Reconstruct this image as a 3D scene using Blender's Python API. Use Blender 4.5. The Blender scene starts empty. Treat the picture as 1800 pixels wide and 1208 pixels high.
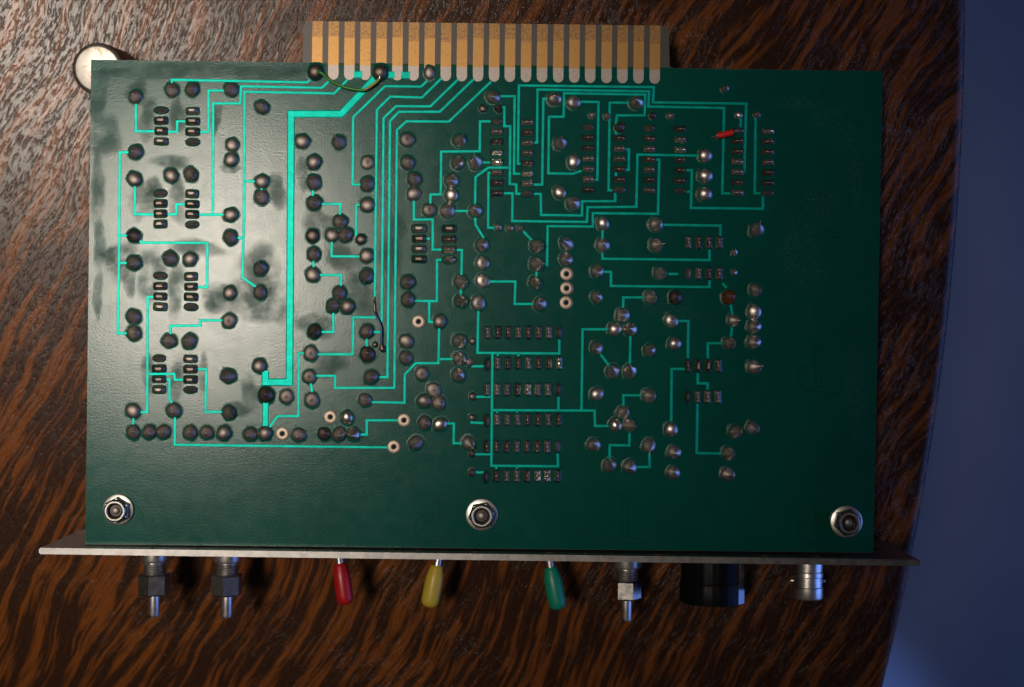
import bpy, bmesh, math, random
from mathutils import Matrix, Vector
random.seed(7)
sc = bpy.context.scene
COL = sc.collection
R = math.radians

# ------------------------------------------------------------------ frame of the board
TILT = R(6.0)                      # board leans on its front panel: connector end lower
S = 0.250 / 1800                   # metres per photo pixel on the board's surface
DIST = 0.330                       # camera to board surface
M = Matrix.Translation((0, 0, 0.0236)) @ Matrix.Rotation(-TILT, 4, 'X')   # board frame -> world

# ------------------------------------------------------------------ camera
cam_d = bpy.data.cameras.new('camera')
cam = bpy.data.objects.new('camera', cam_d); COL.objects.link(cam)
cam.matrix_world = M @ Matrix.Translation((0, 0, DIST))
cam_d.sensor_width = 36; cam_d.lens = 36 * DIST / 0.250
cam_d.clip_start = 0.01; cam_d.clip_end = 20
cam_d.dof.use_dof = True; cam_d.dof.focus_distance = DIST - 0.001; cam_d.dof.aperture_fstop = 9
sc.camera = cam

# ------------------------------------------------------------------ world, lamps, exposure
w = bpy.data.worlds.new('World'); sc.world = w; w.use_nodes = True
w.node_tree.nodes['Background'].inputs[0].default_value = (1.0, 0.86, 0.78, 1)
w.node_tree.nodes['Background'].inputs[1].default_value = 0.022

def light(name, kind, loc, target, power, color, **kw):
    d = bpy.data.lights.new(name, kind); d.energy = power; d.color = color
    for k, v in kw.items(): setattr(d, k, v)
    o = bpy.data.objects.new(name, d); COL.objects.link(o)
    o.location = loc
    o.rotation_euler = (Vector(target) - Vector(loc)).to_track_quat('-Z', 'Y').to_euler()
    return o
lamp_loc = M @ Vector((-0.335, 0.090, 1.07))
light('desk_lamp', 'SPOT', lamp_loc, (-0.138, 0.045, 0), 50, (1.0, 0.88, 0.75),
      spot_size=R(23.5), spot_blend=1.0, shadow_soft_size=0.14)
win = light('window_light', 'AREA', (1.20, -0.10, 0.2), (0.0, 0.0, 0.15), 5.6, (0.15, 0.31, 1.0),
      shape='RECTANGLE', size=0.9, size_y=1.0)
light('floor_patch_spot', 'SPOT', (0.75, -1.1, 0.5), (0.195, -0.48, -0.72), 52, (0.16, 0.32, 1.0),
      spot_size=R(16), spot_blend=0.45, shadow_soft_size=0.02)  # added spot, no known source: throws the soft blue patch on the floor
sc.view_settings.view_transform = 'Standard'; sc.view_settings.look = 'None'
sc.view_settings.exposure = 0; sc.view_settings.gamma = 1; sc.view_settings.use_curve_mapping = False

# ------------------------------------------------------------------ helpers
def P(px, py, z=0.0):
    """photo pixel -> board-frame point on the plane z (metres above the board)"""
    k = S * (DIST - z) / DIST
    return Vector(((px - 900) * k, (604 - py) * k, z))

def mesh_obj(name, verts, faces, mat, parent=None, smooth=False, mats=None, fmat=None, sharp=None):
    me = bpy.data.meshes.new(name)
    me.from_pydata([tuple(v) for v in verts], [], faces)
    for m in (mats or [mat]): me.materials.append(m)
    if fmat:
        for p, i in zip(me.polygons, fmat): p.material_index = i
    me.update()
    bm = bmesh.new(); bm.from_mesh(me); bmesh.ops.recalc_face_normals(bm, faces=bm.faces); bm.to_mesh(me); bm.free()
    if smooth:
        for p in me.polygons: p.use_smooth = True
        if sharp is not None: me.set_sharp_from_angle(angle=sharp)
    o = bpy.data.objects.new(name, me); COL.objects.link(o)
    if parent: o.parent = parent
    return o

def place(name, me, parent, loc, rz=0.0, sc_=(1, 1, 1)):
    o = bpy.data.objects.new(name, me); COL.objects.link(o)
    o.parent = parent; o.location = loc; o.rotation_euler = (0, 0, rz); o.scale = sc_
    return o

def empty(name, loc=(0, 0, 0)):
    o = bpy.data.objects.new(name, None); COL.objects.link(o); o.location = loc
    o.empty_display_size = 0.01
    return o

def slab(name, outline, z0, z1, mat, parent=None, bevel=0):
    bm = bmesh.new()
    vs = [bm.verts.new((p[0], p[1], z0)) for p in outline]
    f = bm.faces.new(vs)
    r = bmesh.ops.extrude_face_region(bm, geom=[f])
    for v in r['geom']:
        if isinstance(v, bmesh.types.BMVert): v.co.z = z1
    bmesh.ops.recalc_face_normals(bm, faces=bm.faces)
    if bevel:
        bmesh.ops.bevel(bm, geom=[e for e in bm.edges], offset=bevel, segments=2, affect='EDGES')
    me = bpy.data.meshes.new(name); bm.to_mesh(me); bm.free(); me.materials.append(mat)
    o = bpy.data.objects.new(name, me); COL.objects.link(o)
    if parent: o.parent = parent
    return o

def box(name, lo, hi, mat, parent=None, bevel=0):
    return slab(name, [(lo[0], lo[1]), (hi[0], lo[1]), (hi[0], hi[1]), (lo[0], hi[1])], lo[2], hi[2], mat, parent, bevel)

def lathe(name, prof, mat, parent=None, seg=32, mtx=None, smooth=True, sharp=R(35), rfun=None, close=True):
    """prof: [(radius, height)] round local z; mtx places it"""
    vs, fs = [], []
    for r, h in prof:
        for i in range(seg):
            a = 2 * math.pi * i / seg
            rr = r * (rfun(a, h) if rfun else 1)
            vs.append(Vector((rr * math.cos(a), rr * math.sin(a), h)))
    n = len(prof)
    for j in range(n - 1):
        for i in range(seg):
            k = (i + 1) % seg
            fs.append((j*seg+i, j*seg+k, (j+1)*seg+k, (j+1)*seg+i))
    if close:
        fs.append(tuple(range(seg))[::-1]); fs.append(tuple((n-1)*seg+i for i in range(seg)))
    if mtx is not None: vs = [mtx @ v for v in vs]
    return mesh_obj(name, vs, fs, mat, parent, smooth, sharp=sharp)

def tube(name, pts, r, mat, parent=None, seg=10, rads=None, sub=6):
    P_ = [Vector(p) for p in pts]; out = []; rr = []
    n = len(P_)
    for i in range(n - 1):
        p0, p1, p2, p3 = P_[max(i-1, 0)], P_[i], P_[i+1], P_[min(i+2, n-1)]
        for k in range(sub):
            t = k / sub
            out.append(0.5*((2*p1)+(p2-p0)*t+(2*p0-5*p1+4*p2-p3)*t*t+(3*p1-p0-3*p2+p3)*t**3))
            rr.append(r if rads is None else rads[i]*(1-t)+rads[i+1]*t)
    out.append(P_[-1]); rr.append(r if rads is None else rads[-1])
    vs, fs = [], []; up = Vector((0.1, 0.2, 1)).normalized()
    for i, p in enumerate(out):
        d = (out[min(i+1, len(out)-1)] - out[max(i-1, 0)]).normalized()
        a = d.cross(up).normalized(); b = a.cross(d)
        for k in range(seg):
            t = 2*math.pi*k/seg
            vs.append(p + (a*math.cos(t)+b*math.sin(t))*rr[i])
    for i in range(len(out)-1):
        for k in range(seg):
            l = (k+1) % seg
            fs.append((i*seg+k, i*seg+l, (i+1)*seg+l, (i+1)*seg+k))
    fs.append(tuple(range(seg))); fs.append(tuple((len(out)-1)*seg+k for k in range(seg)))
    return mesh_obj(name, vs, fs, mat, parent, True, sharp=R(50))

# ------------------------------------------------------------------ materials
class N:
    def __init__(s, name):
        s.m = bpy.data.materials.new(name); s.m.use_nodes = True
        s.t = s.m.node_tree; s.b = s.t.nodes['Principled BSDF']
    def n(s, typ, **kw):
        x = s.t.nodes.new('ShaderNode' + typ)
        for k, v in kw.items(): setattr(x, k, v)
        return x
    def l(s, a, b): s.t.links.new(a, b)
    def coord(s, scale=(1, 1, 1), rot=(0, 0, 0), kind='Object'):
        c = s.n('TexCoord'); mp = s.n('Mapping'); mp.inputs['Scale'].default_value = scale; mp.inputs['Rotation'].default_value = rot
        s.l(c.outputs[kind], mp.inputs[0]); return mp.outputs[0]
    def noise(s, vec, scale, detail=3, rough=0.55, dist=0.0):
        x = s.n('TexNoise'); x.inputs['Scale'].default_value = scale; x.inputs['Detail'].default_value = detail
        x.inputs['Roughness'].default_value = rough; x.inputs['Distortion'].default_value = dist
        s.l(vec, x.inputs['Vector']); return x.outputs['Fac']
    def ramp(s, fac, stops):
        x = s.n('ValToRGB'); e = x.color_ramp.elements
        while len(e) < len(stops): e.new(0.5)
        for q, (p, c) in zip(e, stops):
            q.position = p; q.color = (c, c, c, 1) if not isinstance(c, tuple) else (*c, 1)
        s.l(fac, x.inputs[0]); return x.outputs[0]
    def math(s, op, a, b=None):
        x = s.n('Math', operation=op)
        for i, v in enumerate((a, b)):
            if v is None: continue
            if isinstance(v, (int, float)): x.inputs[i].default_value = v
            else: s.l(v, x.inputs[i])
        return x.outputs[0]
    def mix(s, fac, a, b):
        x = s.n('Mix', data_type='RGBA')
        for sock, v in ((x.inputs[0], fac), (x.inputs[6], a), (x.inputs[7], b)):
            if isinstance(v, (int, float)): sock.default_value = v
            elif isinstance(v, tuple): sock.default_value = (*v, 1)
            else: s.l(v, sock)
        return x.outputs[2]
    def bump(s, h, strength, dist):
        x = s.n('Bump'); x.inputs['Strength'].default_value = strength; x.inputs['Distance'].default_value = dist
        s.l(h, x.inputs['Height']); s.l(x.outputs[0], s.b.inputs['Normal']); return x
    def set(s, **kw):
        for k, v in kw.items():
            k = k.replace('_', ' ')
            if isinstance(v, tuple): s.b.inputs[k].default_value = (*v, 1) if len(v) == 3 else v
            elif isinstance(v, (int, float)): s.b.inputs[k].default_value = v
            else: s.l(v, s.b.inputs[k])
        return s

def metal(name, col, rough, var=0.08, scale=900, spots=None, bump=0.15):
    m = N(name); v = m.coord()
    f = m.noise(v, scale, 4)
    c = m.mix(m.ramp(f, [(0.3, 0.0), (0.7, 1.0)]), tuple(x*0.72 for x in col), col)
    if spots:
        g = m.noise(v, spots[0], 4, 0.7)
        c = m.mix(m.ramp(g, [(spots[1], 0.0), (spots[1]+0.08, 1.0)]), c, spots[2])
    m.set(Base_Color=c, Metallic=1.0, Roughness=m.math('ADD', m.math('MULTIPLY', f, var*2), rough-var))
    if bump: m.bump(f, bump, 0.0001)
    return m.m

def plain(name, col, rough, spec=0.5, scale=700, var=0.8, bump=0.05):
    m = N(name); v = m.coord(); f = m.noise(v, scale, 3)
    m.set(Base_Color=m.mix(f, tuple(x*var for x in col), col), Roughness=m.math('ADD', m.math('MULTIPLY', f, 0.15), rough-0.07), Specular_IOR_Level=spec)
    m.bump(f, bump, 0.0001)
    return m.m

def mk_mask():
    m = N('green_solder_mask'); v = m.coord()
    mid = m.noise(v, 260, 3, 0.55, 0.4)
    fine = m.noise(v, 2300, 2, 0.6)
    tone = m.ramp(m.noise(v, 40, 4, 0.6), [(0.3, (0.0001, 0.066, 0.049)), (0.7, (0.0002, 0.082, 0.060))])
    m.set(Base_Color=tone, Roughness=m.math('ADD', 0.13, m.math('MULTIPLY', mid, 0.10)), Specular_IOR_Level=0.21)
    m.bump(m.math('ADD', m.math('MULTIPLY', mid, 0.5), fine), 0.24, 0.00008)
    return m.m
def mk_film(name, col, rough, spec, nscale, lo, hi, amount):
    """thin film with soft, broken edges: weight painted on its mesh"""
    m = N(name); v = m.coord()
    at_ = m.n('Attribute', attribute_name='w').outputs['Fac']
    nz = m.noise(v, nscale, 4, 0.6)
    f = m.math('MULTIPLY', m.math('MULTIPLY', m.ramp(nz, [(lo, 0.0), (hi, 1.0)]), at_), amount)
    m.set(Base_Color=col, Roughness=rough, Specular_IOR_Level=spec)
    tr = m.n('BsdfTransparent'); mx = m.n('MixShader'); out = m.t.nodes['Material Output']
    m.l(f, mx.inputs[0]); m.l(tr.outputs[0], mx.inputs[1]); m.l(m.b.outputs[0], mx.inputs[2]); m.l(mx.outputs[0], out.inputs['Surface'])
    return m.m
def mk_trace():
    m = N('teal_trace_mask'); v = m.coord(); f = m.noise(v, 420, 4, 0.6)
    m.set(Base_Color=m.mix(m.ramp(f, [(0.35, 0.0), (0.65, 1.0)]), (0.0, 0.29, 0.228), (0.0, 0.40, 0.315)), Metallic=0.45,
          Roughness=0.42, Specular_IOR_Level=0.1)
    m.bump(m.noise(v, 1800, 3), 0.2, 0.0001); return m.m
def mk_wood():
    m = N('dark_stained_fir'); 
    c = m.n('TexCoord').outputs['Object']
    warp = m.n('TexNoise'); warp.inputs['Scale'].default_value = 20; warp.inputs['Detail'].default_value = 3.5; warp.inputs['Roughness'].default_value = 0.42
    m.l(c, warp.inputs['Vector'])
    sub = m.n('VectorMath', operation='SUBTRACT'); m.l(warp.outputs['Color'], sub.inputs[0]); sub.inputs[1].default_value = (0.5, 0.5, 0.5)
    scl = m.n('VectorMath', operation='SCALE'); m.l(sub.outputs[0], scl.inputs[0]); scl.inputs[3].default_value = 0.019
    add = m.n('VectorMath', operation='ADD'); m.l(c, add.inputs[0]); m.l(scl.outputs[0], add.inputs[1])
    def grain(along, across, src=add):
        r = m.n('Mapping'); r.inputs['Rotation'].default_value = (0, 0, R(-62)); m.l(src.outputs[0], r.inputs[0])
        s = m.n('Mapping'); s.inputs['Scale'].default_value = (along, across, 1); m.l(r.outputs[0], s.inputs[0])
        return s.outputs[0]
    streak = m.noise(grain(70, 800), 1.0, 3, 0.55, 0.0)
    broad = m.noise(grain(34, 330), 1.0, 3, 0.5)
    patch = m.noise(c, 14, 2)
    pores = m.noise(grain(170, 2300), 1.0, 3, 0.65)
    speck = m.ramp(m.noise(grain(400, 1700), 1.0, 3, 0.65), [(0.50, 0.0), (0.68, 1.0)])
    g = m.math('ADD', m.math('ADD', m.math('MULTIPLY', streak, 0.5), m.math('MULTIPLY', broad, 0.5)), m.math('MULTIPLY', patch, 0.12))
    k = m.ramp(g, [(0.550, 0.0), (0.585, 0.45), (0.630, 1.0)])
    base = m.mix(k, (0.034, 0.0120, 0.0042), (0.172, 0.048, 0.0066))
    base = m.mix(m.math('MULTIPLY', m.ramp(pores, [(0.50, 0.0), (0.64, 1.0)]), 0.5), base, (0.012, 0.0055, 0.003))
    m.set(Base_Color=base, Roughness=m.math('ADD', 0.19, m.math('MULTIPLY', pores, 0.16)), Specular_IOR_Level=0.26)
    h = m.math('ADD', m.math('ADD', m.math('MULTIPLY', pores, 0.6), m.math('MULTIPLY', speck, -1.0)), m.math('MULTIPLY', k, 0.3))
    m.bump(h, 0.8, 0.000072)
    return m.m
def mk_fr4():
    m = N('bare_fibreglass'); v = m.coord()
    wv = m.noise(m.coord((1, 6, 1)), 700, 2)
    m.set(Base_Color=m.mix(wv, (0.042, 0.033, 0.025), (0.065, 0.052, 0.040)), Roughness=0.45); m.bump(wv, 0.1, 0.0001); return m.m
def mk_gold():
    m = N('gold_plating'); v = m.coord()
    f = m.noise(v, 1500, 4, 0.7)
    c = m.mix(m.ramp(f, [(0.55, 0.0), (0.70, 1.0)]), (0.34, 0.185, 0.060), (0.25, 0.13, 0.045))
    m.set(Base_Color=c, Metallic=0.75, Roughness=m.math('ADD', 0.40, m.math('MULTIPLY', f, 0.1))); m.bump(f, 0.1, 0.0001); return m.m
def mk_goldworn():
    m = N('worn_gold_plating'); v = m.coord((1, 1, 1))
    f = m.noise(v, 1700, 5, 0.75)
    c = m.mix(m.ramp(f, [(0.44, 0.0), (0.62, 1.0)]), (0.30, 0.162, 0.058), (0.15, 0.085, 0.042))
    m.set(Base_Color=c, Metallic=0.7, Roughness=0.46); m.bump(f, 0.15, 0.0001); return m.m

FLUX = mk_film('dried_flux_film', (0.0002, 0.068, 0.050), 0.40, 0.12, 200, 0.28, 0.60, 0.62)
SCUFF = mk_film('pale_scuffs', (0.10, 0.19, 0.18), 0.6, 0.2, 2400, 0.54, 0.68, 0.55)
MASK, TRACE, WOOD, FR4, GOLD, GOLDW = mk_mask(), mk_trace(), mk_wood(), mk_fr4(), mk_gold(), mk_goldworn()
SOLDER = metal('grey_solder', (0.42, 0.36, 0.325), 0.52, 0.08, 700, (1100, 0.66, (0.16, 0.10, 0.07)), 0.25)
SOLDERC = metal('pale_solder', (0.78, 0.70, 0.64), 0.38, 0.07, 700, (1100, 0.68, (0.20, 0.13, 0.09)), 0.2)
SOLDERB = metal('bright_solder', (0.82, 0.74, 0.66), 0.31, 0.06, 700, None, 0.15)
SOLDERD = metal('dark_fluxed_solder', (0.27, 0.21, 0.18), 0.44, 0.10, 800, (900, 0.58, (0.09, 0.045, 0.025)), 0.35)
TIN = metal('tinned_pad', (0.36, 0.32, 0.30), 0.52, 0.05, 1600, None, 0.2)
EYE = metal('eyelet_tin', (0.44, 0.365, 0.30), 0.52, 0.05, 1200, None, 0.1)
ALU = metal('brushed_aluminium', (0.31, 0.30, 0.29), 0.36, 0.06, 500, (200, 0.64, (0.30, 0.28, 0.26)), 0.06)
STEEL = metal('nickel_steel', (0.58, 0.55, 0.52), 0.26, 0.07, 600, (900, 0.64, (0.25, 0.20, 0.17)), 0.12)
CHROME = metal('bright_shaft_metal', (0.84, 0.81, 0.77), 0.36, 0.05, 700, None, 0.05)
NUTG = metal('dull_zinc_nut', (0.34, 0.33, 0.31), 0.42, 0.05, 700, None, 0.1)
DISC = metal('worn_silver', (0.34, 0.32, 0.29), 0.42, 0.08, 600, (330, 0.575, (0.22, 0.17, 0.12)), 0.2)
DARK = plain('dark_hole', (0.006, 0.005, 0.005), 0.7, 0.2)
BLACK = plain('black_bakelite', (0.004, 0.004, 0.005), 0.42, 0.12, 500, 0.8, 0.03)
RED = plain('red_vinyl', (0.42, 0.006, 0.010), 0.36)
YEL = plain('yellow_vinyl', (0.56, 0.40, 0.035), 0.40)
GRN = plain('green_vinyl', (0.005, 0.27, 0.16), 0.38)
WGRN = plain('green_wire_insulation', (0.03, 0.22, 0.012), 0.35)
WOLV = plain('yellowed_wire_insulation', (0.30, 0.23, 0.02), 0.35)
WBLU = plain('blue_wire_insulation', (0.006, 0.03, 0.16), 0.3)
WRED = plain('red_sleeve_insulation', (0.80, 0.018, 0.020), 0.38)
FLOOR = plain('grey_floor', (0.36, 0.36, 0.37), 0.75, 0.2, 9, 0.72, 0.0)
INK = plain('dark_ink_under_mask', (0.0002, 0.062, 0.046), 0.18, 0.22)
RUST = plain('brown_flux_crust', (0.30, 0.17, 0.05), 0.6, 0.3, 2500, 0.4, 0.4)
RESIN = plain('amber_flux', (0.14, 0.045, 0.010), 0.12, 0.6, 1800, 0.4, 0.4)
NYLON = plain('dark_nylon_ring', (0.02, 0.006, 0.006), 0.4)

# ------------------------------------------------------------------ setting: floor and table
fl = mesh_obj('floor', [(-3, -3, -0.72), (3, -3, -0.72), (3, 3, -0.72), (-3, 3, -0.72)], [(0, 1, 2, 3)], FLOOR)
fl['kind'] = 'structure'

TC, TR = (-0.6308, 0.0600), 0.7475
table = empty('round_table', (TC[0], TC[1], -0.72))
table['label'] = 'round dark stained wooden table with orange grain streaks carrying the circuit board'
table['category'] = 'table'
def tl(name, prof, seg, mat=WOOD):
    o = lathe(name, prof, mat, table, seg=seg, sharp=R(50)); return o
top = tl('table_top', [(0.30, 0.690), (TR-0.012, 0.690), (TR-0.006, 0.694), (TR-0.003, 0.703), (TR-0.0006, 0.714), (TR, 0.7172), (TR-0.0004, 0.7187), (TR-0.0015, 0.7197), (TR-0.003, 0.72)], 512)
tl('pedestal', [(0.05, 0.03), (0.075, 0.08), (0.05, 0.2), (0.045, 0.5), (0.09, 0.66), (0.28, 0.692)], 40)
tl('table_foot', [(0.30, 0.0), (0.30, 0.02), (0.06, 0.045)], 48)

# silver disc that props up the corner of the board
dc = M @ P(171, 121, -0.0020)
disc = lathe('metal_disc', [(0.0062, 0), (0.0064, 0.0006), (0.0064, dc.z-0.0012), (0.0062, dc.z-0.0005), (0.0056, dc.z-0.0001), (0.0052, dc.z)],
             DISC, None, 48, None, sharp=R(40))
disc.location = (dc.x, dc.y, 0)
disc['label'] = 'round worn silver metal disc under the bare corner of the green board'
disc['category'] = 'disc'

# ------------------------------------------------------------------ the plug-in circuit card
card = empty('circuit_card'); card.matrix_world = M
card['label'] = 'green plug-in circuit card with gold edge contacts and metal front panel on the wooden table'
card['category'] = 'circuit board'

TH = 0.0016; MT = 0.00005
tabL, tabR = 533, 1176.5
outline = [(160, 105), (532.5, 109.5), (533.5, 44), (541, 37), (1164, 45.5), (1176, 52), (1177, 114), (1179, 118.5), (1184, 120), (1552, 125), (1535.5, 972), (150, 957)]
board = slab('board', [P(*p)[:2] for p in outline][::-1], -TH, -MT, FR4, card)
board['label'] = 'brown fibreglass sheet of the circuit board'
mo = [(160.2, 105.4), (532.5, 110), (760, 112.5), (1175, 118.8), (1184, 120.4), (1551.7, 125.4), (1535.2, 971.6), (150.3, 956.6)]
msk = slab('solder_mask', [P(*p)[:2] for p in mo][::-1], -MT, 0, MASK, board)
msk['label'] = 'dark green glossy lacquer over the board'

# gold contacts and their tinned ends
def rounded(x0, x1, y0, y1, tilt, r):
    pts = [(x0, y0), (x1, y0)]
    for k in range(7):
        a = math.pi * k / 6
        pts.append(((x0+x1)/2 + math.cos(a)*(x1-x0)/2 + tilt, y1 - r + math.sin(a)*r))
    return pts
BL = (0, 4, 7)
for i in range(22):
    c = 558.2 + 28.24*i; t = 37.4 + 0.37*i; g = 114 + 0.42*i; b = 140 + 0.36*i
    j = random.uniform(-0.4, 0.4); x0, x1 = c-9.2+j, c+9.2+j
    q = t + 30 + random.uniform(-4, 4)
    f = slab('gold_contact', [P(x, y)[:2] for x, y in [(x0, q), (x1, q), (x1-0.6, g), (x0-0.6, g)]][::-1], -MT-0.00001, 0.00003, GOLD, board)
    slab('worn_contact_tip', [P(x, y)[:2] for x, y in [(x0+0.4, t), (x1+0.4, t), (x1, q), (x0, q)]][::-1], -MT-0.00001, 0.00003, GOLDW, board)
    slab('tinned_contact_end', [P(x, y)[:2] for x, y in rounded(x0-0.6, x1-0.6, g, b, 0, 9.2)][::-1], -MT-0.00001, 0.000045, TIN, board)

# ------------------------------------------------------------------ copper traces under the mask
def trace(pts, wd=4.3):
    h = wd*S/2; hz = 0.00006 if wd < 9 else 0.00008
    Q = [P(*p) for p in pts]; n = len(Q); L, Rr = [], []
    for i in range(n):
        ds = []
        if i > 0: ds.append((Q[i]-Q[i-1]).normalized())
        if i < n-1: ds.append((Q[i+1]-Q[i]).normalized())
        nn = sum((Vector((-d.y, d.x, 0)) for d in ds), Vector()).normalized()
        k = nn.dot(Vector((-ds[0].y, ds[0].x, 0)))
        L.append(nn/max(k, 0.5))
    vs, fs = [], []
    for i in range(n):
        for o, z in ((1.12, 0.0), (0.82, hz), (-0.82, hz), (-1.12, 0.0)):
            v = Q[i] + L[i]*h*o; vs.append((v.x, v.y, z))
    for i in range(n-1):
        for k in range(3):
            fs.append((i*4+k, i*4+k+1, i*4+k+5, i*4+k+4))
    fs.append((0, 1, 2, 3)); fs.append(tuple((n-1)*4+k for k in (3, 2, 1, 0)))
    return mesh_obj('trace', vs, fs, TRACE, board)
T = [
 [(302,148),(302,140.5),(540,145),(548,138)],
 [(398,159.5),(366.5,159.5),(366.5,232),(350,232)],
 [(578,143),(566,154.5),(423.6,152),(422,182),(374.7,182),(374.2,377)],
 [(346,377.5),(398,377.5)],
 [(611,140),(587.5,164.4),(430,161.5),(429,380),(426,488),(451,505)],
 [(429,319),(452,319)], [(416,418.5),(427.5,418.5)],
 [(239,181),(239,231),(272,231)],
 [(295,231.5),(311.4,231.5),(311.4,213.6),(330,213.6)],
 [(229,268),(210.8,268),(209,462),(207,586),(226,586)],
 [(210,414),(227,414)], [(209.5,462.4),(227,462.4)],
 [(237,327),(237,377),(275,377)],
 [(293,377),(310,377),(310,359.4),(327,359.4)],
 [(244,420),(249,426.7),(364.7,427.2),(364,505),(346,505)],
 [(272,522),(259.7,522),(258.7,724.7),(245,724.7)],
 [(259.7,657.4),(306.4,657.4),(307.6,667.6),(326,667.6)],
 [(291,666.8),(298,666.8),(297.7,700),(303,711)],
 [(299.7,591),(299.7,573),(352.3,572.5),(352.3,563.3),(393,563.3)],
 [(344,649),(362.8,649),(361,724),(393,724)],
 [(234.4,733),(234.4,748)],
 [(307.6,731),(307,782),(684,786.7)],
 [(751,142.5),(740,152.5),(676.7,151.7),(620.8,206),(619.8,324.6),(636,324.6)],
 [(776,138),(741.7,171.7),(686,170),(662.5,193.3),(658.7,521.5)],
 [(805,140),(756.4,187.3),(696,186.8),(674.2,208),(670.9,566)],
 [(832,140),(773,196.7),(701,196.7),(685.6,213),(681,663),(665,663)],
 [(863,144),(789,214),(714.6,213.4),(697.7,228.5),(693,682),(588.7,682),(588.7,660.8),(556,660.8)],
 [(563,358.6),(598.7,358.6),(597.4,379)],
 [(636,360),(626,360),(626,414)],
 [(583,424),(583,450.8),(634,451)],
 [(551,458),(551,472)],
 [(561,483.6),(599.4,483.6),(599.2,505)],
 [(585.8,548),(585.8,583.6),(563,583.6)],
 [(660,558),(621,558),(619.8,622.9),(557,622.9)],
 [(536,621),(525.4,621),(524.2,731.6),(488,731.6),(473,752)],
 [(546,673),(549,693)],
 [(653,707),(711,708),(711.4,658.4),(730.8,638.5),(770.5,638.5),(772,576)],
 [(770.5,631.3),(797,631.3)],
 [(632,764),(644.6,764),(644.6,739),(701,739)],
 [(644.6,594),(644.6,613)], [(656,583.6),(669.5,583.6)],
 [(727.5,352),(727.5,386),(760.6,386),(760.6,439),(780,439)],
 [(800,439.6),(812,439.6),(811,485)], [(747,419.7),(756,419.7)],
 [(780,457),(768,457),(768,529.5),(728,529)],
 [(754.4,530),(754.4,566),(763,566)], [(810,507),(810,519)],
 [(860,495),(905.9,495),(904.6,534.5),(940,534.5)],
 [(835,382),(836.3,396),(851,420)],
 [(840.8,543),(839.3,620.4),(983,621.5),(983,595)],
 [(875,621),(875,631)], [(911,621),(911,631)],
 [(865.6,622),(863.6,818.8),(980.7,819.8),(980,793)],
 [(872.3,820),(872.3,828)], [(908.3,820),(908.3,828)],
 [(866,721),(1045,722),(1045.8,749),(1072,749)],
 [(873.6,721.7),(873.6,730)], [(909,721.7),(909,730)], [(981.5,694),(981.5,721)],
 [(1022,721),(1024,579),(1071,579)],
 [(836,697.6),(862.4,697.6)], [(829,738),(829,743),(852,744)],
 [(835,798.7),(862,798.7)], [(834,830.5),(852,830.5)], [(829,644),(852,644)],
 [(784,744.5),(797.8,744.5),(797.3,779.3),(814,779.3)],
 [(878,169.4),(904.6,169.4),(903.4,305.5),(918,305.5)],
 [(880,189),(886.5,189),(886.5,222),(897,222),(896,323.4),(907.6,324.6),(907.6,341),(918,341)],
 [(936,341),(950.5,341),(951,378),(1023,379),(1023,354),(1081.3,353.8),(1081.3,338)],
 [(864,213.6),(843.8,213.6),(843.3,266),(775.5,266.7),(774.7,342),(756.9,342),(756.4,359)],
 [(846,285.6),(864,286)],
 [(895,294.8),(858.7,294.8),(835.8,311.4),(835,361)],
 [(864,304),(858.7,304),(858,400.4),(871,400.4)],
 [(883,340),(901,340),(900.4,388.7),(1031.6,390.3),(1032.9,364.5),(1118.5,363.7),(1120.5,272),(1229,273.8)],
 [(918,288),(910.4,288),(912,150.4),(1149,153.4),(1147.6,180.2),(1311.7,182.4),(1308,304)],
 [(935,251.5),(944,251),(944.7,157.6),(1141,160.8),(1139.6,187.4),(1272.7,190),(1269.5,340),(1288,340)],
 [(965,173.8),(955,173.8),(953,324.7),(936,324.7)],
 [(1082.5,219),(1084.3,203),(1133,203),(1134,166.6),(991.4,164),(990.6,205.5),(965,205.5),(963.8,305),(1006.8,305.6),(1026,299)],
 [(1018,179),(1052,179.5),(1050,316),(1043,316)],
 [(1109,180.7),(1071.8,180.7),(1069.6,334.7),(1080,334.7)],
 [(1082.5,229),(1082.5,239)],
 [(1098,262.7),(1105.6,262.7),(1105,298.7),(1098,298.7)], [(1082.5,303),(1082.5,312)],
 [(1150,280.8),(1158.8,280.8),(1156.5,376),(1042,375),(1042,398.5),(962.6,397.7),(961.6,466.3),(952,466.3)],
 [(1204,299.4),(1216.4,299.4),(1214.4,365.7),(1341,367),(1341,343)], [(1204,337),(1214,337)],
 [(1328,207),(1326.6,340),(1341,340)], [(1301.8,208),(1301.8,226)],
 [(1163,395.3),(1266.5,396.8),(1266,420)], [(1059,404),(1059,421)],
 [(1058.4,441),(1059,455),(1247,457.3),(1247,436)],
 [(1060,478),(1073.8,478),(1073.8,502.8),(1247,504.8),(1247,490)],
 [(1171,481.7),(1192,481.7)],
 [(1135,523),(1095.7,523),(1095,544)], [(1108,589),(1107,642)], [(1055,622),(1072,645)],
 [(920,407),(938,426)], [(943,476),(943,488)],
 [(1190,564.4),(1210,564.4),(1209,634)],
 [(1272,603.4),(1244,603.4),(1244,634)],
 [(1206,648.8),(1180.3,648.8),(1179.6,745)],
 [(1226.3,652),(1226.3,674),(1244,674),(1243.7,689)],
 [(1226,706),(1224.3,796.7),(1270,797.4)],
 [(1284,534),(1287.6,555)], [(1287,575),(1284.4,593)], [(1270,498),(1277,506)],
 [(1130,695),(1095.7,695),(1095.7,714)],
 [(1106.6,758),(1106,783.3),(1071.8,782.5),(1071.3,808)],
 [(1141,796),(1142,821),(1117,821)], [(797,371),(826,371)], [(550,331),(550,347)], [(460,330),(460,337)],
]
for t in T: trace(t)
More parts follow.
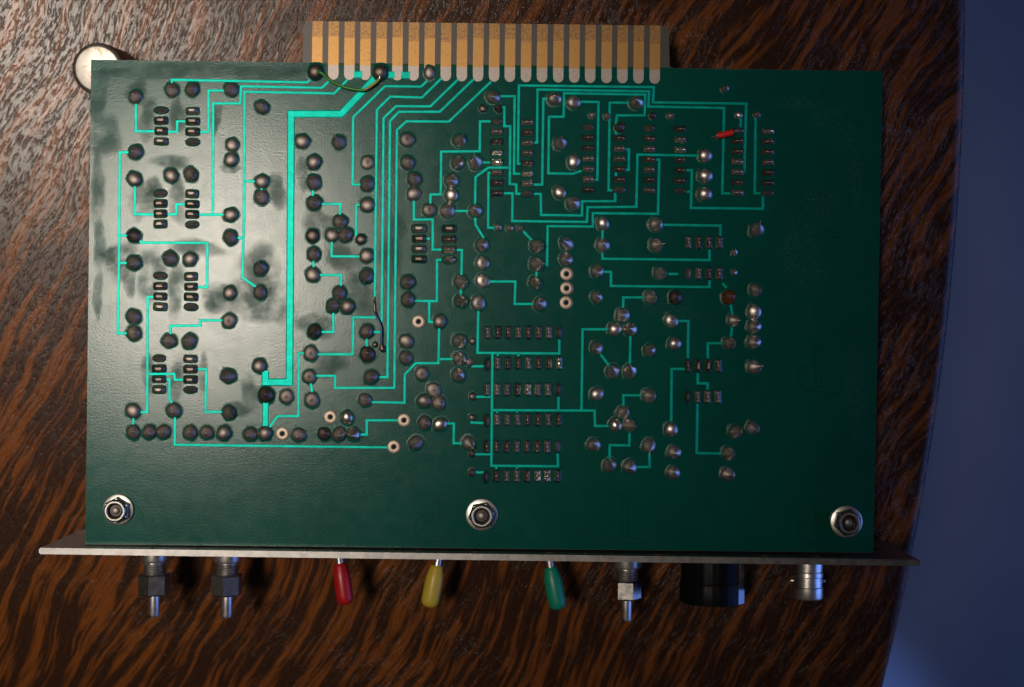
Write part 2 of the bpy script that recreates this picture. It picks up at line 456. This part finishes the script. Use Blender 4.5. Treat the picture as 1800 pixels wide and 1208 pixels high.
for t, wd in (([(659,138),(600,200.4),(511.8,200.4),(508.8,672),(466.5,672),(466.5,652)], 12.2),
              ([(467,704),(466.5,750)], 10.5), ([(622,131),(637,131.3)], 12), ([(678,131.5),(694,131.7)], 12), ([(705,132),(721,132.2)], 12)):
    o = trace(t, wd); o['label'] = 'wide teal power trace'

# ------------------------------------------------------------------ solder joints
def joint_mesh(name, prof, mat, tip=(0, 0), seg=18, skirt=1.27, seed=0):
    """unit-radius solder cone with a raised rim of lacquer round its foot"""
    rnd = random.Random(seed); vs, fs, fm = [], [], []
    hm = prof[-1][1]; ph = rnd.random()*6
    rings = [(skirt*1.07, -0.003), (skirt*0.93, 0.016), (1.03, 0.05)] + prof
    for j, (r, h) in enumerate(rings):
        t = max(0, (h/hm))**1.8 if j > 2 else 0
        for i in range(seg):
            a = 2*math.pi*i/seg
            wob = 1 + 0.035*math.sin(2*a+ph) + 0.025*math.sin(3*a+ph*2)
            if j < 2: wob = 1 + 0.05*math.sin(2*a+ph) + 0.05*math.sin(5*a+ph*3) + rnd.uniform(-0.03, 0.03)
            vs.append((r*wob*math.cos(a)+tip[0]*t, r*wob*math.sin(a)+tip[1]*t, h))
    n = len(rings)
    for j in range(n-1):
        for i in range(seg):
            k = (i+1) % seg
            fs.append((j*seg+i, j*seg+k, (j+1)*seg+k, (j+1)*seg+i)); fm.append(0 if j < 2 else 1)
    fs.append(tuple((n-1)*seg+i for i in range(seg))); fm.append(1)
    o = mesh_obj(name, vs, fs, None, None, True, [MASK, mat], fm, sharp=R(60))
    me = o.data; bpy.data.objects.remove(o); return me
KISS = [(1.0, .08), (.985, .30), (.90, .52), (.74, .70), (.52, .86), (.31, 1.0), (.15, 1.13), (.05, 1.22)]
DOME = [(1.0, .08), (.99, .28), (.93, .48), (.80, .66), (.60, .80), (.36, .89), (.15, .93), (.04, .94)]
FLAT = [(1.0, .08), (.97, .22), (.86, .34), (.64, .45), (.42, .53), (.26, .59), (.12, .66), (.04, .74)]
SPIK = [(1.0, .08), (.985, .32), (.88, .58), (.66, .82), (.42, 1.05), (.22, 1.32), (.10, 1.6), (.02, 1.85)]
JM = {}
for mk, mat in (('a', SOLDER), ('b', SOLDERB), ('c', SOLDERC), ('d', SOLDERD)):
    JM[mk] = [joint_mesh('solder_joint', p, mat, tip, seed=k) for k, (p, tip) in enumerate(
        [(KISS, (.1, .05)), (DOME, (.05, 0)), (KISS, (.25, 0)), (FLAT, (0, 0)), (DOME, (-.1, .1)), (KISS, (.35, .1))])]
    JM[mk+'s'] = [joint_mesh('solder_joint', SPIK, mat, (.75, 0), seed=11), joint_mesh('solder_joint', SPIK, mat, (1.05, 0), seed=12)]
# px, py, [spike direction in degrees or None], [radius px], [finish]
J = [(239,170.6),(302.7,159),(338.7,158),(407,158),(239,268),(408.7,255,None,11),(407,281),(237,315),(301.4,309),(336,307,-45),
 (406,378),(236.4,414.8,170,12,'d'),(236.4,462),(300,454.5,165),(334.5,455.7),(405.7,417.7),(404.5,515),(403,563.8,None,11.5,'f'),
 (235.6,556.8),(235.6,585.6),(298,599),(333.7,599.8),(402,660.6,200),(234.4,722),(306.4,721),(403,724.7,-30),
 (235,759.5),(263,759),(288,759),(335,760),(364,760),(394.5,760.7),(460.8,189),(531.6,249),(596,251,120),(552,285.6),(552,321),
 (552.7,357),(461,319.6),(460,347),(646,286,None,12,'f'),(646,324),(646,360.6),(598,390),(583.8,413.5),(608,413.5),
 (634.7,421,None,9,'d'),(549.8,414.8,None,11.5,'d'),(552,447),(550,482.6),(644.6,450),(644.6,485.5,-100),(458.4,472.4,90),
 (457.6,514),(597.4,515.3),(585.8,537.7),(611,539),(553,582.4,-80,12.5,'d'),(546.5,621,None,12,'f'),(544,662,None,12,'f'),(456.6,643),
 (644.6,582.4),(645.9,623,None,12.5,'d'),(652.8,662.6),(468,694,None,13.5,'d'),(503.8,696.9,None,12,'f'),(548.5,703,None,12,'f'),
 (642,703),(610.6,733.6,None,12,'b'),(570,762.7,None,12,'d'),(596,763),(621.8,762.7,None,12,'b'),(525.4,764),(441,762.7),(466.6,761.4),
 (715.9,246,None,13,'f'),(808,247.6,50),(716.6,286.6),(728.3,315.4),(727.5,341),(805,286,-80),(836.3,286,100),(794,318),(793.6,343.7),
 (754.4,369.3,None,12,'f'),(787,370.6),(835.6,371),(867,170.6),(847.5,431),(848,462.4,None,12,'f'),(848.7,494,None,12,'f'),(944,432.6,5),
 (943.6,465,0),(941.4,498,-20,12,'b'),(950,534.5),(716.6,496),(717,527),(810,496,0),(810,529.7,10,12,'b'),(840.8,532.7,None,12,'f'),
 (773,565),(714,599.8),(713.4,629),(807.8,599.8,0),(807.8,630.3,10),(805.8,659.4),(741.5,656.8,None,12,'f'),(762.3,685.7,None,12,'f'),
 (745.7,704.8),(771,708),(746.4,743.5),(773.7,746,None,12,'b'),(730.8,778.8,-115,12.5),(823.4,779.3,-40,12.5),
 (974.5,173.8,None,12,'b'),(1008.5,179.5,None,12,'f'),(1118.5,180.7,None,12,'b'),(985,251.5,85),(1008.5,284),(984,337.7),(1008,358),
 (1060,393),(1153,394.5,35),(1239.7,273.8),(1239.7,309.4),(1238.7,341.4),(1153.5,431,5),(1160.5,481,5),(1144,523,0),
 (1187.5,523,None,12,'d'),(1180,564,None,12,'f'),(1185.8,604.6),(1142,615.8,None,11.5,'b'),(1330,404,80,12.5),(1328,510,-15),(1325.6,548.7),
 (1325.6,574),(1325,601),(1326,645.6,10,12.5),(1288.9,563.6,0,11),(1282,603.4,5),(1179.6,755),(1185,795),
 (1183.3,831.4),(1292.6,759,0),(1323,752.7,-30),(1280,797.4,0),(1279,834,0),(996.4,428.3,150),(995.6,455.6),(1059.7,431.3),(1050,476.7,None,11.5),
 (1049,522.7,None,11),(1094.4,554),(1080.8,579),(1108,579,None,12,'b'),(1049,612,None,11),(1077,653,100),(1106.9,652.5,90,12,'b'),(1049,693),
 (1095,725,50),(1082,748,None,12,'b'),(1106.6,748,-10),(1141,696,0),(1043.5,782.5),(1071.4,818.5,80),(1106.9,821),(1140.4,783.8,-90),
 (1090,224,None,9.5,'d'),(1274.5,156,60,7,'b'),
 (849,191,None,7,'d'),(876,191,-20,7,'d'),(875.6,400,None,6.5),(896.4,401,None,6.5),(914.5,402,15,6.5),(830.9,599.8,None,6,'d'),
 (826.9,637,30,7),(830.9,696.9,None,6.5,'d'),(830,734,None,6.5,'d'),(830,798,None,6,'d'),(830,831,None,6.5,'d'),
 (1041,203,20,6),(1066.9,204.3,10,6.5),(1147.8,203.8,None,6.5,'d'),(1178.6,204.3,10,6.5,'b'),(1298.8,202.3,None,6.5),(1330.6,201.8,30,6.5,'b'),
 (1291,444,90,6),(1290.6,478.7,None,6),(659.5,606,None,5,'d')]
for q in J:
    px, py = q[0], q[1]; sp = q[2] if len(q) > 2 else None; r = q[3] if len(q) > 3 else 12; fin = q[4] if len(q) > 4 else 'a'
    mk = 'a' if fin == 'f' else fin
    if mk == 'a' and px > 780: mk = 'c'  # default joints farther right use the paler solder
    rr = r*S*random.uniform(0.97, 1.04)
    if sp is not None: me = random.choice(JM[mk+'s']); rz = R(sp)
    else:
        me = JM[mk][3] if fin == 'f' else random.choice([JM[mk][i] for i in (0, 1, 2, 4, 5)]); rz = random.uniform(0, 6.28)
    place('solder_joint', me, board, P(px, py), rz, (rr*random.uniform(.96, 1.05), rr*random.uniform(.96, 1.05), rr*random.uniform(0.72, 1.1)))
# larger blobs on the contacts, flux covered
for px, py, r, mk in ((555, 127.5, 13.5, 'd'), (668.7, 128.4, 13.5, 'd')):
    o = place('solder_blob', JM[mk][1], board, P(px, py, 0.00004), 1.0, (r*S, r*S, r*S*1.1)); o['label'] = 'shiny dark solder blob holding the green wire'
o = place('solder_blob', JM['a'][4], board, P(755.5, 128.5, 0.00004), 0, (9*S, 12*S, 7*S))
o = place('solder_blob', joint_mesh('solder_blob', KISS, RESIN, (.2, .2), seed=31), board, P(1281.4, 522.7), 0, (12.5*S,)*3)
o['label'] = 'solder blob covered in amber flux'
place('solder_blob', JM['b'][0], board, P(1282, 521, 0.0006), 0, (7*S, 7*S, 9*S))

# pin joints of the chips
def pin_mesh(kind, mat, seed):
    rnd = random.Random(seed); vs, fs, fm = [], [], []
    NU, NV = 9, 7
    for i in range(NU):
        u = -1 + 2*i/(NU-1)
        if kind == 0: wv = 0.46 + 0.10*u*u - (0.10 if abs(u) > .9 else 0)
        elif kind == 1: wv = 0.50*math.sqrt(max(0.06, 1-(abs(u)**2.6)*0.9))
        else: wv = 0.52 - (0.12 if abs(u) > .9 else 0)
        for j in range(NV):
            v = -1 + 2*j/(NV-1)
            if kind == 0: h = 0.50*(1-v*v)*(0.55+0.6*u*u if abs(u) < .95 else .25) + (0.30 if abs(u) < .3 and abs(v) < .4 else 0)
            elif kind == 1: h = 0.62*(1-abs(v)**1.5)*(1-0.75*abs(u)**2.2)
            else: h = 0.34*(1-v**4)*(1 if abs(u) < .95 else .3) + (0.32 if abs(u) < .55 and abs(v) < .34 else 0)
            e = 0.06 if abs(v) > .99 or abs(u) > .99 else 0
            vs.append((u, v*wv, max(h, 0)+0.04+e*0.3 + rnd.uniform(0, .05)))
    for i in range(NU-1):
        for j in range(NV-1):
            a = i*NV+j; fs.append((a, a+1, a+NV+1, a+NV)); fm.append(1)
    loop = [i*NV for i in range(NU)] + [(NU-1)*NV+j for j in range(1, NV)] + [i*NV+NV-1 for i in range(NU-2, -1, -1)] + [j for j in range(NV-2, 0, -1)]
    b0 = len(vs)
    for k in loop:
        x, y, _ = vs[k]; d = Vector((x*0.6, y*1.6, 0)).normalized() if (x or y) else Vector((1, 0, 0))
        vs.append((x+d.x*.20, y+d.y*.20, -0.002))
    for q in range(len(loop)):
        a, b = loop[q], loop[(q+1) % len(loop)]
        fs.append((a, b, b0+(q+1) % len(loop), b0+q)); fm.append(0)
    o = mesh_obj('pin_joint', vs, fs, None, None, True, [MASK, mat], fm, sharp=R(55)); me = o.data; bpy.data.objects.remove(o); return me
PM = {(k, m): pin_mesh(k, mat, k*7+n) for k in (0, 1, 2) for n, (m, mat) in enumerate((('a', SOLDER), ('d', SOLDERD), ('b', SOLDERB)))}
def pin(px, py, vert=False, kind=None, fin=None, ln=10.5):
    kind = random.choice((0, 0, 2)) if kind is None else kind
    fin = fin or random.choice('aaddd')
    s_ = ln*S
    place('pin_joint', PM[(kind, fin)], board, P(px, py), (R(90) if vert else 0)+R(random.uniform(-3, 3))+random.choice((0, math.pi)), (s_*random.uniform(.95, 1.05), s_*random.uniform(.95, 1.08), s_*random.uniform(1.0, 1.5)))
def lin(a, b, n): return [a+(b-a)*i/(n-1) for i in range(n)]
for x, y0, y1 in ((283.5,194,249),(339,195.5,250),(282.3,340,394),(338,341,395),(282,485,539.4),(336,486.3,540),(280,630,685),(335,631,685.5)):
    for k, y in enumerate(lin(y0, y1, 4)): pin(x, y, False, 1 if (k == 3 and x > 300) or (k == 0 and x < 300) else 2, 'd' if k % 3 else 'a', 11)
for x, y0, y1 in ((737,402,455.7),(789.6,402.4,457)):
    for k, y in enumerate(lin(y0, y1, 4)): pin(x, y, False, 1 if k == 3 and x > 750 else None, 'b' if k == 3 and x > 750 else None, 11.5)
for x, y0, y1, n, tips, br in ((873.5,213.6,340,8,(0,),(3,4)),(927,215.3,341.2,8,(7,),(5,)),(1034,224,334,7,(0,),()),(1088.7,243.3,334,6,(5,),()),
                      (1141,226,334.7,7,(0,),()),(1195,227.4,336,7,(6,),(2,)),(1296.3,230,339,7,(),()),(1349.7,231,340,7,(6,),(0,))):
    for k, y in enumerate(lin(y0, y1, n)): pin(x, y, False, 1 if k in tips else 0, 'b' if k in br else ('a' if k in tips else None), 10.3)
for y, x0, x1, tips, br in ((584.7,857.5,983,(7,),()),(638.5,857,982.7,(0,),(7,)),(685,856,981.5,(7,),(4,)),(737.8,856,981.5,(0,),()),(785,855.4,980,(7,),()),(836.5,854.4,980.7,(0,),(5,6))):
    for k, x in enumerate(lin(x0, x1, 8)): pin(x, y + (2 if k in tips and k == 0 else 0), True, 1 if k in tips else 0, 'b' if k in br else None, 10.5)
for y, x0, x1 in ((426.6,1210,1264.8),(481,1210,1264.5),(643,1209,1262.3),(697.6,1208,1261.5)):
    for k, x in enumerate(lin(x0, x1, 4)): pin(x, y, True, 1 if k == 0 and y in (481, 697.6) else None, None, 10.5)

# empty eyelets
er = 12*S
ey = lathe('eyelet', [(er*.99, -.00001), (er, .00012), (er*.93, .00020), (er*.5, .00021), (er*.32, .00018), (er*.27, .00004)], EYE, None, 28, sharp=R(60), close=False)
eyh = lathe('eyelet_hole', [(er*.275, .00002), (er*.27, .00005)], DARK, None, 16)
for k, (x, y) in enumerate(((580.8,733.4),(496.4,762.7),(692.5,785.8),(736,565.5),(710.4,739),(996.4,481.7),(996.4,507),(995.6,532))):
    place('eyelet', ey.data, board, P(x, y)); place('eyelet_hole', eyh.data, board, P(x+random.uniform(-.6, .6), y+random.uniform(-.6, .6)))
bpy.data.objects.remove(ey); bpy.data.objects.remove(eyh)

# flux films and scuffs lying on the lacquer
def film(name, mat, cx, cy, rx, ry, seed, z=0.000006):
    rnd = random.Random(seed); n = 28; vs = [P(cx, cy, z)]; wt = [1.0]; fs = []
    ph = [rnd.random()*6.28 for _ in range(4)]
    for k, (q, w_) in enumerate(((0.45, 1.0), (0.82, 0.75), (1.2, 0.0))):
        for i in range(n):
            a = 2*math.pi*i/n
            o = 1+0.14*math.sin(2*a+ph[0])+0.10*math.sin(3*a+ph[1])+0.07*math.sin(5*a+ph[2])
            vs.append(P(cx+rx*q*o*math.cos(a), cy+ry*q*o*math.sin(a), z)); wt.append(w_)
    for i in range(n): fs.append((0, 1+i, 1+(i+1) % n))
    for k in range(2):
        for i in range(n):
            j = (i+1) % n; b0 = 1+k*n; fs.append((b0+i, b0+n+i, b0+n+j, b0+j))
    o = mesh_obj(name, vs, fs, mat, board)
    at_ = o.data.attributes.new('w', 'FLOAT', 'POINT')
    for i, v in enumerate(wt): at_.data[i].value = v
    return o
for k, q in enumerate(((458,474,40,40),(442,530,66,40),(486,338,18,30),(405,297,16,9),(312,205,14,34),(258,215,16,30),(312,352,17,36),(252,352,22,36),(270,330,14,20),
    (266,480,24,46),(309,508,15,48),(213,458,26,34),(192,450,14,16),(228,492,10,34),(303,285,30,14),(345,436,46,15),(378,522,20,30),(309,668,15,36),(260,655,10,36),
    (357,655,9,30),(532,305,12,28),(556,572,30,24),(600,452,34,24),(632,512,30,44),(240,160,22,16),(262,180,14,10),(175,430,12,40),(172,520,10,36),(560,395,26,30),
    (380,205,10,26),(580,640,30,22),(440,690,16,30),(420,720,18,14),(690,440,22,60),(172,170,18,46),(300,125,120,14),
    (186,240,24,40),(172,330,14,50),(470,128,70,12))):
    film('flux_film', FLUX, *q, seed=k)
for k, q in enumerate(((1400,182,40,14),(1450,205,34,16),(1486,245,22,36),(1505,315,14,52),(1410,445,40,66),(1505,690,22,76),(1424,560,10,22),(790,185,50,40),(1180,540,44,30),(1440,360,30,40))):
    film('scuff_marks', SCUFF, *q, seed=100+k)
# faint reversed marks showing through from the other face
def mark(cx, cy):
    def seg(pts):
        return [P(cx+a, cy+b, 0.000004) for a, b in pts]
    L = [[(4, -36), (4, 30)], [(13, -36), (13, 30)], [(-8, -38), (26, -38)], [(-10, 40), (10, 34), (40, 38), (44, 46), (10, 44), (-14, 42), (-28, 28), (-26, 6), (-16, -2), (-10, 6), (-14, 14), (-19, 10)]]
    vs, fs = [], []
    for pts in L:
        Q = seg(pts); 
        for a, b in zip(Q[:-1], Q[1:]):
            d = (b-a).normalized(); nn = Vector((-d.y, d.x, 0))*0.9*S; k = len(vs)
            vs += [a+nn, b+nn, b-nn, a-nn]; fs.append((k, k+1, k+2, k+3))
    o = mesh_obj('reversed_ink_mark', vs, fs, INK, board); return o
for x, y in ((758, 908), (1090, 910), (1430, 915), (1437, 372), (1430, 645)): mark(x, y)

# ------------------------------------------------------------------ wires soldered across the board
wz = 0.0018
def Z(x, y, z): return P(x, y, z)
gw = tube('jumper_wire', [Z(557,126,.0016), Z(566,129,.0019), Z(580,141,.0016), Z(604,153,.0013), Z(632,158.5,.0012), Z(641,158,.0012)], 2.5*S, WGRN, card)
gw['label'] = 'thin green insulated jumper wire'
tube('insulation_end', [Z(641,158,.0012), Z(650,153,.0013), Z(661,145,.0014), Z(667,138,.0014)], 2.6*S, WOLV, gw)
tube('bare_end', [Z(667,138,.0014), Z(668.5,131,.0015)], 1.6*S, SOLDERB, gw)
bw = tube('jumper_wire', [Z(659.5,548,.0006), Z(662,556,.0009), Z(669,571,.0010), Z(671,586,.0010), Z(670.5,606,.0008)], 1.9*S, WBLU, card)
bw['label'] = 'short dark blue jumper wire'
tube('bare_end', [Z(659,522,.0002), Z(658,535,.0005), Z(659.5,548,.0006)], 1.5*S, SOLDERD, bw, rads=[1*S, 2.4*S, 1.7*S])
tube('bare_end', [Z(671,604,.0008), Z(672,613,.0006), Z(676,618,.0003)], 3*S, SOLDERD, bw, rads=[2*S, 6*S, 3*S])
rw = tube('jumper_wire', [Z(1250,242,.0002), Z(1258,240,.0008), Z(1264,238,.0011), Z(1290,232.5,.0011), Z(1300,230.5,.0009), Z(1309,230,.0004)], 1.5*S, SOLDERB, card)
rw['label'] = 'short bare wire with a red sleeve'
tube('red_sleeve', [Z(1261,239,.0010), Z(1275,236,.0011), Z(1288,233,.0011)], 5.4*S, WRED, rw, seg=16)

# ------------------------------------------------------------------ front panel
PZ = 0.0055; PB = -0.0290
A = P(68, 963.5, PZ); B = P(1618, 984.5, PZ)
ang = math.atan2(B.y-A.y, B.x-A.x); plen = (B-A).length; PT = 0.00150
pl = [(0, 0), (plen, 0), (plen, -PT), (0, -PT)]
ca, sa = math.cos(ang), math.sin(ang)
def PL(u, v): return (A.x+u*ca-v*sa, A.y+u*sa+v*ca)
panel = slab('front_panel', [PL(*p) for p in pl][::-1], PB, PZ, ALU, card, bevel=0.00025)
panel['label'] = 'bare aluminium front panel seen along its top edge'
def cut(u, z, r):
    c = lathe('cutter', [(r, -0.01), (r, 0.01)], ALU, None, 24)
    me = c.data; mt = Matrix.Translation((*PL(u, -PT/2), z)) @ Matrix.Rotation(ang, 4, 'Z') @ Matrix.Rotation(R(90), 4, 'X')
    me.transform(mt); c.parent = None
    md = panel.modifiers.new('hole', 'BOOLEAN'); md.object = c; md.operation = 'DIFFERENCE'; md.solver = 'EXACT'
    return c
panel.parent = None
cs = [cut(0.0068, -0.0165, 0.0016), cut(plen-0.0068, -0.0120, 0.0016)]
dg = bpy.context.evaluated_depsgraph_get()
nm = bpy.data.meshes.new_from_object(panel.evaluated_get(dg)); panel.modifiers.clear(); panel.data = nm; panel.parent = card
for c in cs: bpy.data.objects.remove(c)
for px, w_ in ((268, 4), (345, 5), (448, 6), (537, 5), (605, 4), (690, 3), (703, 4), (735, 6), (835, 5), (967, 8), (1029, 4), (1157, 11), (1345, 10), (1435, 8)):
    q = P(px, 962, 0.0030); u = (q.x-A.x)/ca; zz = random.uniform(0.0012, 0.0036)
    cx, cy = PL(u, 0.00006)
    n = 9; vs = [Vector((cx, cy+0.00018, zz))]
    for k in range(n):
        a = 2*math.pi*k/n; rr = random.uniform(.5, 1.15)
        vs.append(Vector((cx+math.cos(a)*w_*S*rr, cy-0.00003, zz+math.sin(a)*0.0014*rr)))
    mesh_obj('flux_crust', vs, [(0, k+1, (k+1) % n+1) for k in range(n)], RUST, panel)
slab('mounting_bracket', [PL(u, v) for u, v in ((.013, .004), (plen-.013, .004), (plen-.013, .014), (.013, .014))][::-1], -0.0030, -TH-0.00002, ALU, card)
# tall parts on the hidden face that carry the connector end
for x, y in ((300, 260), (760, 190), (1300, 300)):
    q = P(x, y); zb = (q.y*math.sin(TILT)-0.0236)/math.cos(TILT)+0.0006
    lathe('capacitor', [(0.0040, zb), (0.0044, zb+0.0004), (0.0044, -0.003), (0.0040, -TH-0.00003)], BLACK, card, 28, Matrix.Translation((q.x, q.y, 0)))

# nuts and bolts that hold the board to the panel
def nut(px, py, rot, r=27):
    c = P(px, py); m = Matrix.Translation(c) @ Matrix.Rotation(rot, 4, 'Z'); k = r*S
    n = lathe('lock_nut', [(k*.80, .0008), (k*.86, .0009), (k*.86, .0022), (k*.78, .0026)], STEEL, card, 6, m, smooth=False)
    wsh = lathe('washer', [(k*.98, 0), (k, .0001), (k, .0007), (k*.96, .0008), (k*.45, .0008)], CHROME, n, 40, m)
    col = lathe('collar', [(k*.75, .0024), (k*.745, .0031), (k*.71, .0034), (k*.63, .00365), (k*.54, .00365), (k*.47, .0034), (k*.45, .0027)], NUTG, n, 40, m,
                rfun=lambda a, h: 1-0.045*max(0, math.cos(6*a))**8, close=False)
    lathe('nylon_ring', [(k*.46, .00262), (k*.455, .0028), (k*.30, .0025), (k*.25, .0024)], NYLON, n, 28, m)
    lathe('bolt', [(k*.275, -.004), (k*.25, .0028), (k*.23, .0031), (k*.14, .0033), (k*.04, .00335)], SOLDER, n, 24, m)
nut(209, 895.5, R(28)); nut(847, 904.5, R(10), 28); nut(1486.5, 916.5, R(17), 28)

# ------------------------------------------------------------------ controls on the panel's outer face
CZ = -0.0117
AX = Matrix.Rotation(ang, 4, 'Z') @ Matrix.Rotation(R(90), 4, 'X')      # local +z -> board -y
def yout(x): return A.y + (x-A.x)*math.tan(ang) - PT/ca
def at(px, z=CZ):
    k = S*(DIST-z)/DIST; x = (px-900)*k
    return Vector((x, yout(x), z))
def dep(py, c):
    k = S*(DIST-c.z)/DIST; return (c.y - (604-py)*k)
def rp(px, z=CZ): return px*S*(DIST-z)/DIST
def pot(px, nutmat, y0, y1, y2, y3, rot, rb, rn, rs, label):
    c = at(px); m = Matrix.Translation(c) @ AX
    d0, d1, d2, d3 = (dep(y, c) for y in (y0, y1, y2, y3))
    prof = [(rp(rb)*1.25, -.0002), (rp(rb)*1.28, d0-.0006), (rp(rb)*1.2, d0), (rp(rb), d0+.0001)]
    d = d0+.0003
    while d < d1-.0002:
        prof += [(rp(rb)*.93, d), (rp(rb), d+.0003)]; d += .0006
    prof += [(rp(rb)*.95, d1+.0002)]
    b = lathe('potentiometer', prof, CHROME, card, 36, m); b['label'] = label
    hx = lathe('hex_nut', [(rp(rn)*.93, d1), (rp(rn), d1+.0004), (rp(rn), d2-.0004), (rp(rn)*.93, d2)], nutmat, b, 6, m @ Matrix.Rotation(rot, 4, 'Z'), smooth=False)
    sh = lathe('shaft', [(rp(rs), d2-.0005), (rp(rs), d3-.0004), (rp(rs)*.90, d3), (rp(rs)*.3, d3)], CHROME, b, 28, m)
    slot = slab('screwdriver_slot', [(-.0003, -.00135), (.0003, -.00135), (.0003, .00135), (-.0003, .00135)], d3-.0009, d3+.00003, DARK, b)
    slot.data.transform(m @ Matrix.Rotation(R(35), 4, 'Z'))
pot(272, NUTG, 987, 1008, 1045, 1083, R(36), 19, 27.5, 10, 'panel control with a dull grey hex nut and slotted shaft, next to the other grey nut')
pot(400, NUTG, 988, 1009, 1046, 1085, R(32), 19, 27.5, 10, 'panel control with a dull grey hex nut beside the red toggle')
pot(1102, STEEL, 998, 1019, 1053, 1091, R(9), 20, 26, 9.5, 'panel control with a bright hex nut beside the black knob')
def toggle(px0, y0, px1, y1, mat, wr, label):
    c = at(px0); k = S*(DIST-CZ)/DIST
    p0 = Vector((c.x-(px1-px0)*k*.35, yout(c.x)+.0002, CZ)); p1 = Vector(((px0-900)*k, (604-y0)*k, CZ)); p2 = Vector(((px1-900)*k, (604-y1)*k, CZ+.0004))
    lv = tube('toggle_switch', [p0, p1, p1.lerp(p2, .2)], 7*k, CHROME, card, seg=18, sub=2); lv['label'] = label
    d = (p2-p1); n = d.length
    q = d.to_track_quat('Z', 'Y').to_matrix().to_4x4(); m = Matrix.Translation(p1) @ q
    w_ = wr*k
    prof = [(w_*.60, 0), (w_*.66, n*.01), (w_*.72, n*.08), (w_*.88, n*.20), (w_*.95, n*.30), (w_*.97, n*.45), (w_*.97, n*.80), (w_*.91, n*.89), (w_*.75, n*.95), (w_*.48, n*.988), (w_*.15, n*1.0)]
    lathe('lever_cap', prof, mat, lv, 28, m, sharp=R(60))
    lathe('switch_bush', [(rp(13), -.0001), (rp(13), .0012), (rp(11), .0018), (rp(7), .0019)], STEEL, lv, 28, Matrix.Translation(c) @ AX)
toggle(597.5, 990, 608, 1063, RED, 15.5, 'toggle switch with a red vinyl lever cap')
toggle(768.5, 994, 754, 1067, YEL, 16.5, 'toggle switch with a yellow vinyl lever cap')
toggle(967.5, 997, 982, 1071, GRN, 16.5, 'toggle switch with a green vinyl lever cap')
c = at(1251); m = Matrix.Translation(c) @ AX; d3 = dep(1057, c)
kn = lathe('control_knob', [(rp(52), .0004), (rp(53), .0008), (rp(53), d3*.55), (rp(54), d3*.57), (rp(55), d3*.60), (rp(55), d3-.0003), (rp(54.5), d3), (rp(46), d3), (rp(44), d3-.0003)], BLACK, card, 96, m,
           rfun=lambda a, h: 1-0.012*max(0, math.cos(24*a)))
kn['label'] = 'round glossy black control knob'
POINT = N('polished_black_facet').set(Base_Color=(0.004, 0.004, 0.006), Roughness=0.12, Specular_IOR_Level=1.0, IOR=1.9).m
RK = rp(55)
fac = [(0.77, 0.66), (0.985, 0.43), (0.90, 0.30), (0.66, 0.5)]
kv = [m @ Vector((x*RK, y*RK, h)) for h in (.0009, d3-.0002) for x, y in fac]
pt = mesh_obj('knob_pointer', kv, [(0, 1, 5, 4), (1, 2, 6, 5), (2, 3, 7, 6), (3, 0, 4, 7), (0, 3, 2, 1), (4, 5, 6, 7)], POINT, kn)
pt['label'] = 'flat pointer ridge along the side of the black knob'
lathe('knob_shaft', [(rp(10), -.0002), (rp(10), .001)], CHROME, kn, 20, m)
c = at(1420); m = Matrix.Translation(c) @ AX; d0, d1, d2, d3 = (dep(y, c) for y in (1004, 1012, 1030, 1051))
bn = lathe('bnc_socket', [(rp(30), -.0001), (rp(30), .0012), (rp(26), .0014), (rp(26), d0-.0002), (rp(24.5), d0), (rp(26.5), d0+.0002), (rp(27), d1), (rp(25.5), d1+.0002), (rp(26), d2), (rp(27), d2+.0002), (rp(27), d3-.0004), (rp(26), d3), (rp(20), d3), (rp(19), d3-.003), (rp(4), d3-.003)], CHROME, card, 40, m, sharp=R(30))
bn['label'] = 'bright nickel bayonet coaxial socket'
for s_ in (-1, 1):
    lathe('bayonet_pin', [(rp(4), 0), (rp(4), rp(31)-.0003), (rp(3), rp(31))], CHROME, bn, 14, Matrix.Translation(c) @ AX @ Matrix.Translation((0, 0, dep(1021, c))) @ Matrix.Rotation(R(90*s_), 4, 'Y'))
